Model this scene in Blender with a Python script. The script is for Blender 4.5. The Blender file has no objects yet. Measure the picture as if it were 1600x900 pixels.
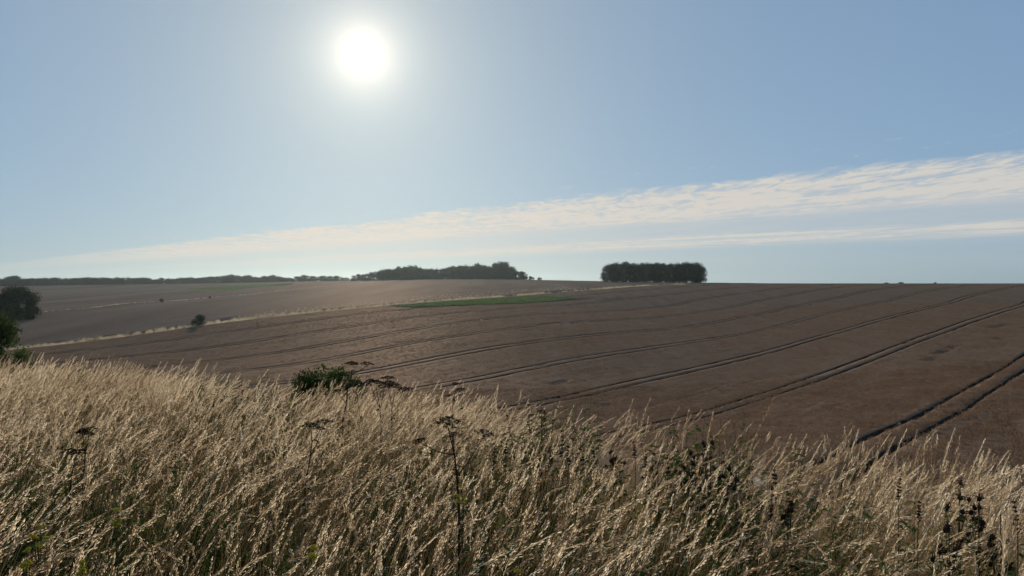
import bpy, math, random
import numpy as np
from mathutils import Vector
R = math.radians
random.seed(7); RNG = np.random.default_rng(7)
scene = bpy.context.scene
COL = scene.collection

# ------------------------------------------------------------------ camera, sky, sun, exposure
F = 1143.0            # focal length in pixels of a 1600 px wide picture
HZ = 442.0            # eye level row
EYE = 15.0            # eye height above the datum
SUN_AZ, SUN_EL = R(-11.5), R(17.0)
SUN_DIR = Vector((math.sin(SUN_AZ)*math.cos(SUN_EL), math.cos(SUN_AZ)*math.cos(SUN_EL), math.sin(SUN_EL)))

cd = bpy.data.cameras.new('camera'); cam = bpy.data.objects.new('camera', cd); COL.objects.link(cam)
cd.sensor_width = 36.0; cd.lens = 36.0*F/1600.0; cd.clip_start = 0.05; cd.clip_end = 20000
cam.location = (0, 0, EYE); cam.rotation_euler = (R(90) - math.atan(8.0/F), 0, 0)
scene.camera = cam

def build_world():
    w = bpy.data.worlds.new('World'); scene.world = w; w.use_nodes = True
    nt = w.node_tree; nt.nodes.clear(); N = nt.nodes; L = nt.links
    class E:
        def __init__(s, sock): s.s = sock
        def _b(a, op, b):
            n = N.new('ShaderNodeMath'); n.operation = op
            for i, v in enumerate((a, b)):
                if isinstance(v, E): L.new(v.s, n.inputs[i])
                elif v is not None: n.inputs[i].default_value = v
            return E(n.outputs[0])
        def __add__(a, b): return E._b(a, 'ADD', b)
        def __sub__(a, b): return E._b(a, 'SUBTRACT', b)
        def __rsub__(a, b): return E._b(b, 'SUBTRACT', a)
        def __mul__(a, b): return E._b(a, 'MULTIPLY', b)
        def __truediv__(a, b): return E._b(a, 'DIVIDE', b)
        def __rtruediv__(a, b): return E._b(b, 'DIVIDE', a)
        __radd__ = __add__; __rmul__ = __mul__
        def max(a, b): return E._b(a, 'MAXIMUM', b)
        def min(a, b): return E._b(a, 'MINIMUM', b)
        def pow(a, b): return E._b(a, 'POWER', b)
        def exp(a): return E._b(a, 'EXPONENT', None)
        def acos(a): return E._b(a, 'ARCCOSINE', None)
        def ss(a, lo, hi):
            n = N.new('ShaderNodeMapRange'); n.interpolation_type = 'SMOOTHSTEP'
            L.new(a.s, n.inputs[0]); n.inputs[1].default_value = lo; n.inputs[2].default_value = hi
            n.inputs[3].default_value = 0; n.inputs[4].default_value = 1
            return E(n.outputs[0])
    tc = N.new('ShaderNodeTexCoord'); sep = N.new('ShaderNodeSeparateXYZ'); L.new(tc.outputs['Generated'], sep.inputs[0])
    dx, dy, dz = (E(sep.outputs[i]) for i in range(3))
    sky = N.new('ShaderNodeTexSky'); sky.sky_type = 'NISHITA'; sky.sun_disc = False
    sky.sun_elevation = SUN_EL; sky.sun_rotation = SUN_AZ
    sky.air_density = 1.0; sky.dust_density = SKY_DUST; sky.ozone_density = 2.0; sky.altitude = 150
    # sun aureole: the hazy air's forward scattering round the sun, a function of the angle to the sun only
    dt = N.new('ShaderNodeVectorMath'); dt.operation = 'DOT_PRODUCT'; L.new(tc.outputs['Generated'], dt.inputs[0]); dt.inputs[1].default_value = SUN_DIR
    ang = E(dt.outputs['Value']).min(0.9999999).acos()*57.29578
    aur = (1.0 - ang.ss(0.2, 0.5))*40.0 + (ang*(-1/1.7)).exp()*2.5 + (ang*(-1/6.0)).exp()*0.46
    # high cloud layer, mapped on a plane overhead: streets running from far left to near right
    zz = dz.max(0.004); px = dx/zz; py = dy/zz
    t = px*0.712 + py*0.702; a = py*0.712 - px*0.702
    tt = t - (a - 9.0).max(0.0)*0.035
    def noise(sx, sy, detail, rough, ox=0.0, scale=1.0, dist=0.0):
        c = N.new('ShaderNodeCombineXYZ'); L.new((a*sx + ox).s, c.inputs[0]); L.new((t*sy).s, c.inputs[1])
        n = N.new('ShaderNodeTexNoise'); n.inputs['Scale'].default_value = scale; n.inputs['Detail'].default_value = detail
        n.inputs['Roughness'].default_value = rough; n.inputs['Distortion'].default_value = dist; L.new(c.outputs[0], n.inputs['Vector'])
        return E(n.outputs['Fac'])
    def puffs(sx, sy, detail, rough, ox):
        c = N.new('ShaderNodeCombineXYZ'); L.new((px*sx + ox).s, c.inputs[0]); L.new((py*sy).s, c.inputs[1])
        n = N.new('ShaderNodeTexNoise'); n.inputs['Scale'].default_value = 1.0; n.inputs['Detail'].default_value = detail
        n.inputs['Roughness'].default_value = rough; n.inputs['Distortion'].default_value = 0.7; L.new(c.outputs[0], n.inputs['Vector'])
        return E(n.outputs['Fac'])
    puff = puffs(5.0, 1.9, 6, 0.68, 2.0)
    soft = puffs(0.9, 0.5, 4, 0.6, 9.0)
    big = noise(0.25, 0.6, 5, 0.6)
    mid = noise(0.5, 1.7, 6, 0.62, 7.0)
    fine = noise(3.2, 4.6, 5, 0.65, 3.0, 1.0, 0.4)
    street = noise(0.16, 2.2, 3, 0.5, 11.0)
    te = tt + (big - 0.5)*1.2 + (mid - 0.5)*0.9 + (puff - 0.5)*0.9 + (soft - 0.5)*0.9
    band = te.ss(6.3, 6.95)*(1.0 - te.ss(8.6, 11.4))
    main = band*(0.22 + 0.78*(puff*1.15 + street*0.5 + soft*0.55 - 0.63).ss(0.28, 0.66))
    veil = te.ss(6.6, 9.0)*(1.0 - te.ss(14.0, 24.0)*0.8)*(0.22 + 0.34*soft)
    low = te.ss(13.0, 14.6)*(1.0 - te.ss(16.0, 19.5))*(0.15 + 0.85*(street*0.5 + puff*0.45 + soft*0.4).ss(0.55, 0.85))*0.7
    low2 = te.ss(19.0, 26.0)*0.75*(0.2 + 0.8*(street*0.7 + mid*0.6).ss(0.5, 0.85))*0.40*(1.0 - (px - py*0.1).ss(0.0, 12.0)*0.7)
    wisp = te.ss(5.0, 6.2)*(1.0 - te.ss(6.2, 6.8))*(mid*0.5 + puff*0.65).ss(0.64, 0.8)*0.7
    m = (main*1.05 + veil + low + low2 + wisp).min(1.0)*(1.0 - a.ss(14.0, 45.0)*0.6)*dz.ss(0.002, 0.03)
    mix = N.new('ShaderNodeMix'); mix.data_type = 'RGBA'; L.new((m*0.92).s, mix.inputs['Factor'])
    # cloud brightness: a little brighter and warmer towards the sun
    cl = N.new('ShaderNodeMix'); cl.data_type = 'RGBA'; L.new((ang*(-1/22.0)).exp().s, cl.inputs['Factor'])
    cl.inputs['A'].default_value = CLOUD_A; cl.inputs['B'].default_value = CLOUD_B
    gm = N.new('ShaderNodeGamma'); L.new(sky.outputs[0], gm.inputs[0]); gm.inputs[1].default_value = SKY_GAMMA
    sk = N.new('ShaderNodeVectorMath'); sk.operation = 'MULTIPLY'; L.new(gm.outputs[0], sk.inputs[0]); tm = N.new('ShaderNodeMix'); tm.data_type = 'RGBA'; L.new((ang*(-1/30.0)).exp().s, tm.inputs['Factor'])
    tm.inputs['A'].default_value = (*SKY_TINT, 1); tm.inputs['B'].default_value = (*SKY_TINT_SUN, 1); L.new(tm.outputs['Result'], sk.inputs[1])
    L.new(sk.outputs[0], mix.inputs['A']); L.new(cl.outputs['Result'], mix.inputs['B'])
    ac = N.new('ShaderNodeVectorMath'); ac.operation = 'SCALE'; ac.inputs[0].default_value = (AUR, AUR*0.86, AUR*0.66); L.new(aur.s, ac.inputs['Scale'])
    ad = N.new('ShaderNodeVectorMath'); ad.operation = 'ADD'; L.new(mix.outputs['Result'], ad.inputs[0]); L.new(ac.outputs[0], ad.inputs[1])
    bg = N.new('ShaderNodeBackground'); bg.inputs['Strength'].default_value = SKY_STR; L.new(ad.outputs[0], bg.inputs['Color'])
    out = N.new('ShaderNodeOutputWorld'); L.new(bg.outputs[0], out.inputs['Surface'])

SKY_STR = 0.05; SKY_DUST = 0.6; SKY_GAMMA = 0.34; SKY_TINT = (3.15, 4.45, 6.15); SKY_TINT_SUN = (3.5, 4.2, 4.55); AUR = 9.0
CLOUD_A = (12.6, 12.2, 11.4, 1); CLOUD_B = (17.0, 14.8, 12.2, 1)
build_world()
sd = bpy.data.lights.new('sun', 'SUN'); sd.energy = 5.0; sd.angle = R(0.53); sd.color = (1.0, 0.88, 0.70)
sun = bpy.data.objects.new('sun', sd); COL.objects.link(sun); sun.location = (-40, 180, 90)
sun.rotation_euler = (-SUN_DIR).to_track_quat('-Z', 'Y').to_euler()
vs = scene.view_settings; vs.view_transform = 'Standard'; vs.look = 'None'; vs.gamma = 1; vs.use_curve_mapping = False; vs.exposure = 0.0
cy = scene.cycles; cy.adaptive_threshold = 0.02; cy.max_bounces = 4; cy.diffuse_bounces = 2; cy.transmission_bounces = 4; cy.transparent_max_bounces = 6; cy.volume_bounces = 0
cy.use_denoising = True

# ------------------------------------------------------------------ helpers
def lattice(ix, iy, s):
    h = (ix.astype(np.int64)*374761393 + iy.astype(np.int64)*668265263 + s*974634777) & 0x7fffffff
    h = ((h ^ (h >> 13))*1274126177) & 0x7fffffff
    return ((h ^ (h >> 16)) & 0xffff)/65535.0
def vnoise(x, y, s=0):
    x = np.asarray(x, float); y = np.asarray(y, float)
    ix = np.floor(x); iy = np.floor(y); fx = x-ix; fy = y-iy; fx = fx*fx*(3-2*fx); fy = fy*fy*(3-2*fy)
    a = lattice(ix, iy, s); b = lattice(ix+1, iy, s); c = lattice(ix, iy+1, s); d = lattice(ix+1, iy+1, s)
    return (a*(1-fx)+b*fx)*(1-fy) + (c*(1-fx)+d*fx)*fy
def fbm(x, y, o=4, s=0):
    v = 0; am = 0.5; tot = 0
    for i in range(o):
        v = v + am*vnoise(x*2**i, y*2**i, s+i); tot += am; am *= 0.5
    return v/tot

def mesh_np(name, V, Fc, mats=(), mi=None, smooth=False):
    """V (n,3); Fc (m,k) int array with equal face size, or a list of lists"""
    me = bpy.data.meshes.new(name)
    if isinstance(Fc, np.ndarray):
        k = Fc.shape[1]; m = Fc.shape[0]
        me.vertices.add(len(V)); me.vertices.foreach_set('co', np.asarray(V, np.float32).ravel())
        me.loops.add(m*k); me.loops.foreach_set('vertex_index', Fc.astype(np.int32).ravel())
        me.polygons.add(m); me.polygons.foreach_set('loop_start', np.arange(0, m*k, k, dtype=np.int32))
        me.update(calc_edges=True); me.validate()
    else:
        me.from_pydata([tuple(v) for v in V], [], Fc)
    for mt in mats: me.materials.append(mt)
    if mi is not None and len(mi) == len(me.polygons): me.polygons.foreach_set('material_index', np.asarray(mi, np.int32))
    if smooth: me.polygons.foreach_set('use_smooth', np.ones(len(me.polygons), bool))
    me.update(); return me

class MB:
    def __init__(s): s.v = []; s.f = []; s.m = []
    def add(s, V, Fs, mi=0):
        o = len(s.v); s.v.extend([tuple(p) for p in V]); s.f.extend([tuple(i+o for i in q) for q in Fs]); s.m.extend([mi]*len(Fs))
    def tube(s, pts, rad, n=5, mi=0):
        pts = [Vector(p) for p in pts]; V = []; Fs = []
        for i, p in enumerate(pts):
            d = (pts[min(i+1, len(pts)-1)] - pts[max(i-1, 0)]).normalized()
            u = d.orthogonal().normalized(); w = d.cross(u)
            if i == 0: pu = u
            else:
                u = (pu - d*pu.dot(d)).normalized(); w = d.cross(u); pu = u
            r = rad[i] if isinstance(rad, (list, tuple)) else rad
            for k in range(n):
                a = 2*math.pi*k/n; V.append(p + (u*math.cos(a)+w*math.sin(a))*r)
        for i in range(len(pts)-1):
            for k in range(n): Fs.append((i*n+k, i*n+(k+1) % n, (i+1)*n+(k+1) % n, (i+1)*n+k))
        Fs.append(tuple(range(n))[::-1]); Fs.append(tuple((len(pts)-1)*n+k for k in range(n)))
        s.add(V, Fs, mi)
    def blob(s, c, r, mi=0, st=(1, 1, 1), jit=0.0):
        """small faceted bud"""
        c = Vector(c); V = []; n = 5
        V.append(c+Vector((0, 0, -r*st[2])))
        for z, q in ((-0.4, 0.85), (0.45, 0.8)):
            for k in range(n):
                a = 2*math.pi*(k+(0.5 if z > 0 else 0))/n; j = 1+random.uniform(-jit, jit)
                V.append(c+Vector((math.cos(a)*r*q*st[0]*j, math.sin(a)*r*q*st[1]*j, z*r*st[2])))
        V.append(c+Vector((0, 0, r*st[2]))); Fs = []
        for k in range(n):
            k2 = (k+1) % n
            Fs += [(0, 1+k2, 1+k), (1+k, 1+k2, 6+k), (1+k2, 6+k2, 6+k), (6+k, 6+k2, 11)]
        s.add(V, Fs, mi)
    def leaf(s, p, d, up, L, W, mi=0, droop=0.3):
        """pointed oval leaf, folded along its midrib, bending down"""
        p = Vector(p); d = Vector(d).normalized(); w = d.cross(Vector(up)).normalized()
        if w.length < 0.1: w = d.orthogonal().normalized()
        n = w.cross(d); V = []; prof = (0.0, 0.75, 1.0, 0.7, 0.0)
        for i, q in enumerate(prof):
            f = i/4; c = p + d*L*f - Vector((0, 0, 1))*droop*L*f*f
            V += [c - w*W*0.5*q + n*W*0.16*q, c, c + w*W*0.5*q + n*W*0.16*q]
        Fs = []
        for i in range(4):
            for j in (0, 1): Fs.append((3*i+j, 3*i+j+1, 3*i+j+4, 3*i+j+3))
        s.add(V, Fs, mi)
    def mesh(s, name, mats, smooth=False):
        if not isinstance(mats, (list, tuple)): mats = [mats]
        return mesh_np(name, s.v, s.f, mats, s.m, smooth)

def setp(o, label=None, cat=None, group=None, kind=None):
    if label: o['label'] = label
    if cat: o['category'] = cat
    if group: o['group'] = group
    if kind: o['kind'] = kind
    return o
def link(name, me, parent=None, loc=(0, 0, 0), rot=(0, 0, 0), scale=(1, 1, 1)):
    o = bpy.data.objects.new(name, me); COL.objects.link(o); o.location = loc; o.rotation_euler = rot; o.scale = scale
    if parent: o.parent = parent
    return o
def empty(name, loc, label, cat, group=None, rz=0.0):
    o = link(name, None, None, loc, (0, 0, rz)); o.empty_display_size = 0.2
    return setp(o, label, cat, group)

# ------------------------------------------------------------------ materials
def nmat(name):
    m = bpy.data.materials.new(name); m.use_nodes = True; nt = m.node_tree; nt.nodes.clear()
    out = nt.nodes.new('ShaderNodeOutputMaterial'); return m, nt, out
def ramp(nt, fac, stops):
    r = nt.nodes.new('ShaderNodeValToRGB'); e = r.color_ramp.elements
    while len(e) > 1: e.remove(e[0])
    e[0].position = stops[0][0]; e[0].color = (*stops[0][1], 1)
    for p, c in stops[1:]:
        q = e.new(p); q.color = (*c, 1)
    nt.links.new(fac, r.inputs[0]); return r.outputs[0]
def noise_n(nt, vec, scale, detail=4, rough=0.6, mapping=None):
    if mapping:
        mp = nt.nodes.new('ShaderNodeMapping'); nt.links.new(vec, mp.inputs[0])
        mp.inputs['Rotation'].default_value = mapping[0]; mp.inputs['Scale'].default_value = mapping[1]; vec = mp.outputs[0]
    n = nt.nodes.new('ShaderNodeTexNoise'); n.inputs['Scale'].default_value = scale; n.inputs['Detail'].default_value = detail; n.inputs['Roughness'].default_value = rough
    nt.links.new(vec, n.inputs['Vector']); return n.outputs['Fac']
def leafy(name, stops, trans=0.4, scale=3.0, gloss=0.0, rnd=0.35, tcol=None):
    """thin plant tissue: diffuse + translucent, colour varied by place and by instance"""
    m, nt, out = nmat(name); N = nt.nodes; L = nt.links
    g = N.new('ShaderNodeNewGeometry'); oi = N.new('ShaderNodeObjectInfo')
    n = noise_n(nt, g.outputs['Position'], scale, 3)
    mx = N.new('ShaderNodeMath'); mx.operation = 'MULTIPLY_ADD'; L.new(oi.outputs['Random'], mx.inputs[0]); mx.inputs[1].default_value = rnd
    sb = N.new('ShaderNodeMath'); sb.operation = 'SUBTRACT'; L.new(n, sb.inputs[0]); sb.inputs[1].default_value = rnd*0.5; L.new(sb.outputs[0], mx.inputs[2])
    c = ramp(nt, mx.outputs[0], stops)
    d = N.new('ShaderNodeBsdfDiffuse'); L.new(c, d.inputs[0])
    tr = N.new('ShaderNodeBsdfTranslucent')
    if tcol:
        mm = N.new('ShaderNodeMix'); mm.data_type = 'RGBA'; mm.blend_type = 'MULTIPLY'; mm.inputs['Factor'].default_value = 1
        L.new(c, mm.inputs['A']); mm.inputs['B'].default_value = (*tcol, 1); L.new(mm.outputs['Result'], tr.inputs[0])
    else: L.new(c, tr.inputs[0])
    ms = N.new('ShaderNodeMixShader'); ms.inputs[0].default_value = trans; L.new(d.outputs[0], ms.inputs[1]); L.new(tr.outputs[0], ms.inputs[2])
    gl = N.new('ShaderNodeBsdfGlossy'); gl.inputs['Roughness'].default_value = 0.6; gl.inputs['Color'].default_value = (0.95, 0.74, 0.58, 1)
    m2 = N.new('ShaderNodeMixShader'); m2.inputs[0].default_value = gloss; L.new(ms.outputs[0], m2.inputs[1]); L.new(gl.outputs[0], m2.inputs[2])
    L.new(m2.outputs[0], out.inputs[0]); return m
def matte(name, stops, scale=3.0, detail=5, bump=0.0, bscale=20.0, bdist=0.1, mapping=None, rough=0.9, vec='Position', fine=None, sheen=0.0):
    m, nt, out = nmat(name); N = nt.nodes; L = nt.links
    if vec == 'Position': g = N.new('ShaderNodeNewGeometry').outputs['Position']
    else: g = N.new('ShaderNodeTexCoord').outputs['Object']
    n = noise_n(nt, g, scale, detail, 0.65, mapping)
    if fine:
        n2 = noise_n(nt, g, fine[0], 3, 0.7, mapping if fine[2] else None)
        a = N.new('ShaderNodeMath'); a.operation = 'MULTIPLY_ADD'; L.new(n2, a.inputs[0]); a.inputs[1].default_value = fine[1]
        b = N.new('ShaderNodeMath'); b.operation = 'SUBTRACT'; L.new(n, b.inputs[0]); b.inputs[1].default_value = fine[1]*0.5; L.new(b.outputs[0], a.inputs[2]); n = a.outputs[0]
    c = ramp(nt, n, stops)
    p = N.new('ShaderNodeBsdfDiffuse'); p.inputs['Roughness'].default_value = 0.6; L.new(c, p.inputs['Color'])
    if bump:
        bn = noise_n(nt, g, bscale, 4, 0.7, mapping)
        bp = N.new('ShaderNodeBump'); bp.inputs['Strength'].default_value = bump; bp.inputs['Distance'].default_value = bdist; L.new(bn, bp.inputs['Height']); L.new(bp.outputs[0], p.inputs['Normal'])
    if sheen:
        gl = N.new('ShaderNodeBsdfGlossy'); gl.inputs['Roughness'].default_value = 0.65; gl.inputs['Color'].default_value = (0.95, 0.74, 0.58, 1); ms = N.new('ShaderNodeMixShader'); ms.inputs[0].default_value = sheen
        L.new(p.outputs[0], ms.inputs[1]); L.new(gl.outputs[0], ms.inputs[2]); L.new(ms.outputs[0], out.inputs[0])
    else: L.new(p.outputs[0], out.inputs[0])
    return m

TH = math.atan2(0.656, 0.755)                       # tramline bearing, clockwise from +Y
M = {}
M['soil'] = matte('soil', [(0.3, (0.055, 0.045, 0.03)), (0.7, (0.12, 0.095, 0.06))], 1.5, bump=0.6, bscale=9)
M['rut_soil_shade'] = matte('track_soil_painted_shade', [(0.3, (0.030, 0.022, 0.016)), (0.7, (0.060, 0.045, 0.033))], 2.0)  # bare track soil, darkened to paint in the shade between the crop walls
rot = ((0, 0, TH), (1.0, 0.10, 1.0))                # stretched along the drilling direction
M['crop'] = matte('ripe_crop', [(0.25, (0.145, 0.094, 0.060)), (0.5, (0.178, 0.118, 0.078)), (0.78, (0.21, 0.143, 0.097))], 0.35, 6, bump=1.0, bscale=2.2, bdist=0.25, mapping=rot, fine=(3.5, 0.4, False), sheen=0.02)
M['crop_far'] = matte('ripe_crop_far', [(0.25, (0.12, 0.083, 0.060)), (0.5, (0.175, 0.125, 0.090)), (0.78, (0.23, 0.17, 0.12))], 0.05, 6, bump=0.8, bscale=1.0, bdist=0.3, mapping=((0, 0, TH), (1, 0.15, 1)), fine=(1.5, 0.3, False), sheen=0.02)
M['green'] = leafy('green_cover_crop', [(0.3, (0.10, 0.16, 0.055)), (0.7, (0.19, 0.25, 0.10))], 0.45, 0.6)
M['stalk'] = leafy('straw_stalk', [(0.25, (0.34, 0.25, 0.125)), (0.75, (0.60, 0.47, 0.28))], 0.5, 1.2)
M['head'] = leafy('straw_head', [(0.1, (0.30, 0.215, 0.13)), (0.4, (0.60, 0.475, 0.325)), (0.7, (0.84, 0.71, 0.52)), (0.95, (0.90, 0.80, 0.63))], 0.70, 1.2, rnd=0.75)
M['blade_dry'] = leafy('dry_blade', [(0.25, (0.11, 0.08, 0.036)), (0.75, (0.28, 0.215, 0.105))], 0.45, 1.5)
M['blade_green'] = leafy('green_blade', [(0.25, (0.07, 0.10, 0.02)), (0.75, (0.19, 0.21, 0.05))], 0.45, 1.5)
M['weed_leaf'] = leafy('weed_leaf', [(0.25, (0.05, 0.075, 0.02)), (0.75, (0.12, 0.16, 0.045))], 0.55, 4.0)
M['weed_dead'] = leafy('dead_weed', [(0.25, (0.030, 0.022, 0.015)), (0.75, (0.085, 0.060, 0.038))], 0.15, 8.0)
M['weed_black'] = leafy('dark_seed_head', [(0.25, (0.022, 0.016, 0.012)), (0.75, (0.075, 0.052, 0.036))], 0.2, 8.0)
M['weed_stem'] = leafy('weed_stem', [(0.25, (0.05, 0.042, 0.022)), (0.75, (0.12, 0.10, 0.05))], 0.1, 5.0)
M['down'] = leafy('thistle_down', [(0.2, (0.6, 0.57, 0.5)), (0.8, (0.8, 0.78, 0.72))], 0.5, 8.0)
M['yellow'] = leafy('yellow_flower', [(0.2, (0.45, 0.36, 0.04)), (0.8, (0.65, 0.55, 0.08))], 0.4, 8.0)
M['foliage'] = leafy('tree_foliage', [(0.2, (0.022, 0.034, 0.016)), (0.5, (0.034, 0.050, 0.022)), (0.8, (0.052, 0.070, 0.028))], 0.10, 0.5)
M['foliage_hedge'] = leafy('hedge_foliage', [(0.2, (0.038, 0.058, 0.016)), (0.5, (0.062, 0.09, 0.025)), (0.8, (0.10, 0.135, 0.04))], 0.36, 1.2)
M['foliage_shrub'] = leafy('shrub_foliage', [(0.2, (0.028, 0.045, 0.014)), (0.5, (0.05, 0.075, 0.022)), (0.8, (0.08, 0.11, 0.033))], 0.3, 1.2)
M['bark'] = matte('bark', [(0.3, (0.05, 0.04, 0.03)), (0.7, (0.11, 0.09, 0.07))], 4.0, bump=0.6, bscale=12, bdist=0.05, vec='Object')
M['margin'] = leafy('margin_grass', [(0.2, (0.36, 0.30, 0.20)), (0.8, (0.56, 0.48, 0.35))], 0.6, 0.15)
M['feather'] = matte('white_feather', [(0.3, (0.75, 0.75, 0.74)), (0.7, (0.82, 0.82, 0.81))], 5.0, vec='Object')
M['feather_dark'] = matte('dark_feather', [(0.3, (0.02, 0.02, 0.02)), (0.7, (0.04, 0.04, 0.04))], 5.0, vec='Object')

# ------------------------------------------------------------------ terrain: solved from parallel tramlines 18 m apart
H = 8.0; SP = 2.25; C0 = -1.31; NC, NS = np.array([0.755, -0.656]), np.array([0.656, 0.755])
tram = {0: [(1294, 717), (1358, 700), (1410, 678), (1524, 608), (1600, 562)],
        1: [(1045, 664), (1102, 649), (1200, 617), (1250, 602), (1325, 572), (1375, 553), (1415, 536), (1450, 524), (1500, 507), (1550, 490), (1600, 475)],
        2: [(800, 638), (952, 605), (1025, 590), (1100, 574), (1200, 550), (1275, 527), (1350, 506), (1450, 480), (1500, 466), (1585, 447)],
        3: [(664, 606), (800, 581), (900, 559), (1000, 545), (1100, 531), (1200, 514), (1300, 487), (1400, 466), (1470, 451)],
        4: [(565, 582), (650, 565), (725, 551), (800, 538), (900, 525), (1000, 517), (1075, 511), (1150, 497), (1200, 487), (1300, 466), (1387, 450)],
        5: [(400, 577), (537, 557), (625, 537), (800, 512), (887, 502), (975, 499), (1025, 496), (1100, 486), (1200, 467), (1300, 450)],
        6: [(400, 556), (500, 540), (600, 522), (700, 506), (800, 494), (887, 488), (975, 485), (1050, 478), (1200, 453)],
        7: [(925, 473), (1000, 464), (1150, 449)]}
cp = []
for k, pts in tram.items():
    for (u, v) in pts:
        t = (u-800)/F; c = C0 - SP*k; D = c/(0.755*t - 0.656); cp.append((t*D, D, -(v-HZ)/F*D))
def tp(u, v, D): cp.append(((u-800)/F*D, D, -(v-HZ)/F*D))
CS = -21.6                                           # the grass strip between the two fields
for (u, v) in [(-150, 562), (0, 545), (130, 532), (310, 506), (400, 495), (500, 485), (600, 476), (700, 468), (800, 461), (900, 453), (1000, 446)]:
    t = (u-800)/F; D = CS/(0.755*t - 0.656); tp(u, v, D)
for (u, v, D) in [(800, 437, 62), (800, 445, 46), (700, 436.5, 64), (600, 437, 68), (600, 449, 45), (600, 442, 56), (470, 440, 78), (470, 453, 48), (400, 442, 86), (400, 459, 45), (250, 444.5, 94), (250, 471, 38), (250, 455, 62),
                  (100, 447, 100), (60, 480, 33), (60, 462, 55), (-50, 449, 104), (-300, 452, 104), (-300, 490, 40), (-300, 545, 20), (-200, 600, 11.5), (200, 610, 10.5), (500, 640, 8.6),
                  (900, 440, 58), (900, 438.6, 66), (1000, 441.6, 50), (1100, 442.3, 50), (1250, 442.6, 52), (1400, 442.6, 54), (1600, 442.6, 57), (1850, 442.6, 58), (1850, 460, 36), (1850, 520, 16), (1850, 640, 6)]:
    tp(u, v, D)
for x, y, z in [(0, 3, -1.42), (2, 3.2, -1.08), (5, 5.5, -1.0), (-6, 4, -1.62), (-14, 6, -1.7), (10, 4, -1.0), (0, -10, -1.4), (30, 0, -0.8), (-30, 0, -1.8), (80, 20, -0.6), (90, 60, -1.0), (-110, 40, -0.9), (-140, 100, -0.8),
                (0, 85, -0.5), (-15, 88, -0.25), (15, 78, -0.6), (30, 75, -0.6), (50, 75, -0.7), (0, 130, -2.6), (40, 130, -3.0), (-40, 125, -1.2), (-90, 130, -1.4), (-40, 180, -3.5), (90, 120, -3.0), (0, 220, -6), (-140, 200, -6), (140, 200, -6)]:
    cp.append((x, y, z))
cp = np.array(cp)
def tps_fit(P, lam):
    n = len(P); d2 = ((P[:, None, :2]-P[None, :, :2])**2).sum(-1); K = 0.5*d2*np.log(d2+1e-9)
    A = np.zeros((n+3, n+3)); A[:n, :n] = K + np.eye(n)*lam; A[:n, n] = 1; A[:n, n+1:] = P[:, :2]; A[n, :n] = 1; A[n+1:, :n] = P[:, :2].T
    b = np.zeros(n+3); b[:n] = P[:, 2]; return np.linalg.solve(A, b)
TW = tps_fit(cp, 3.0)
def far(x, y):
    x = np.asarray(x, float)/H; y = np.asarray(y, float)/H; sh = np.broadcast(x, y).shape
    x = np.broadcast_to(x, sh).ravel(); y = np.broadcast_to(y, sh).ravel(); out = np.empty(len(x)); n = len(cp)
    for i in range(0, len(x), 20000):
        a = x[i:i+20000]; b = y[i:i+20000]; d2 = (a[:, None]-cp[None, :, 0])**2 + (b[:, None]-cp[None, :, 1])**2
        out[i:i+20000] = (0.5*d2*np.log(d2+1e-9))@TW[:n] + TW[n] + TW[n+1]*a + TW[n+2]*b
    return (out*H).reshape(sh)                       # metres relative to the eye: top of the standing crop
def edge_y(x):
    x = np.asarray(x, float); xc = np.clip(x, -8, 4)
    return 5.2 - 0.93*xc - 0.040*xc**2 + np.where(x < -8, -(x+8)*0.35, 0) - np.where(x > 4, (x-4)*1.25, 0)
def bank(x, y):
    d = np.maximum((y - edge_y(x))*0.74, 0)
    return -1.62 - 0.040*np.minimum(y, 30) + 0.05*(fbm(x*0.5+9, y*0.5, 3, 5)-0.5)*2 - 0.40*d*d/(d+2.2)
def ground(x, y):
    a = bank(x, y); b = far(x, y) - 0.78; k = 0.6
    h = np.clip(0.5+0.5*(a-b)/k, 0, 1); return b*(1-h)+a*h + k*h*(1-h) + 0.0
def gz(x, y): return float(ground(np.array([x]), np.array([y]))[0]) + EYE
def fz(x, y): return float(far(np.array([x]), np.array([y]))[0]) + EYE
def cast(u, v, lo=20.0, hi=1200.0):
    """where a sight line meets the standing crop / far ground"""
    D = np.geomspace(lo, hi, 3000); t = (u-800)/F; z = far(t*D, D); s = -(v-HZ)/F*D
    i = np.argmax(z >= s); D = D[i] if z[i] >= s[i] else hi
    return t*D, D

# ground sheet
def gridmesh(name, X, Y, Z, mat, keep=None, smooth=True):
    ny, nx = X.shape; V = np.stack([X, Y, Z], -1).reshape(-1, 3); idx = np.arange(ny*nx).reshape(ny, nx)
    q = np.stack([idx[:-1, :-1], idx[:-1, 1:], idx[1:, 1:], idx[1:, :-1]], -1).reshape(-1, 4)
    if keep is not None: q = q[keep.reshape(-1)]
    used = np.unique(q); remap = np.full(ny*nx, -1); remap[used] = np.arange(len(used))
    return mesh_np(name, V[used], remap[q], [mat], None, smooth)
gx = np.sinh(np.linspace(-6.0, 6.0, 281))*7.5; gx = gx[np.abs(gx) < 1600]
gy = np.concatenate([-np.geomspace(40, 0.5, 14), np.arange(0, 20, 0.35), np.geomspace(20, 1750, 190)])
GX, GY = np.meshgrid(gx, gy)
o = link('ground', gridmesh('ground', GX, GY, ground(GX, GY)+EYE, M['soil'])); setp(o, 'earth hillside and valley floor under the grass and crops', None, None, 'structure')

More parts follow.
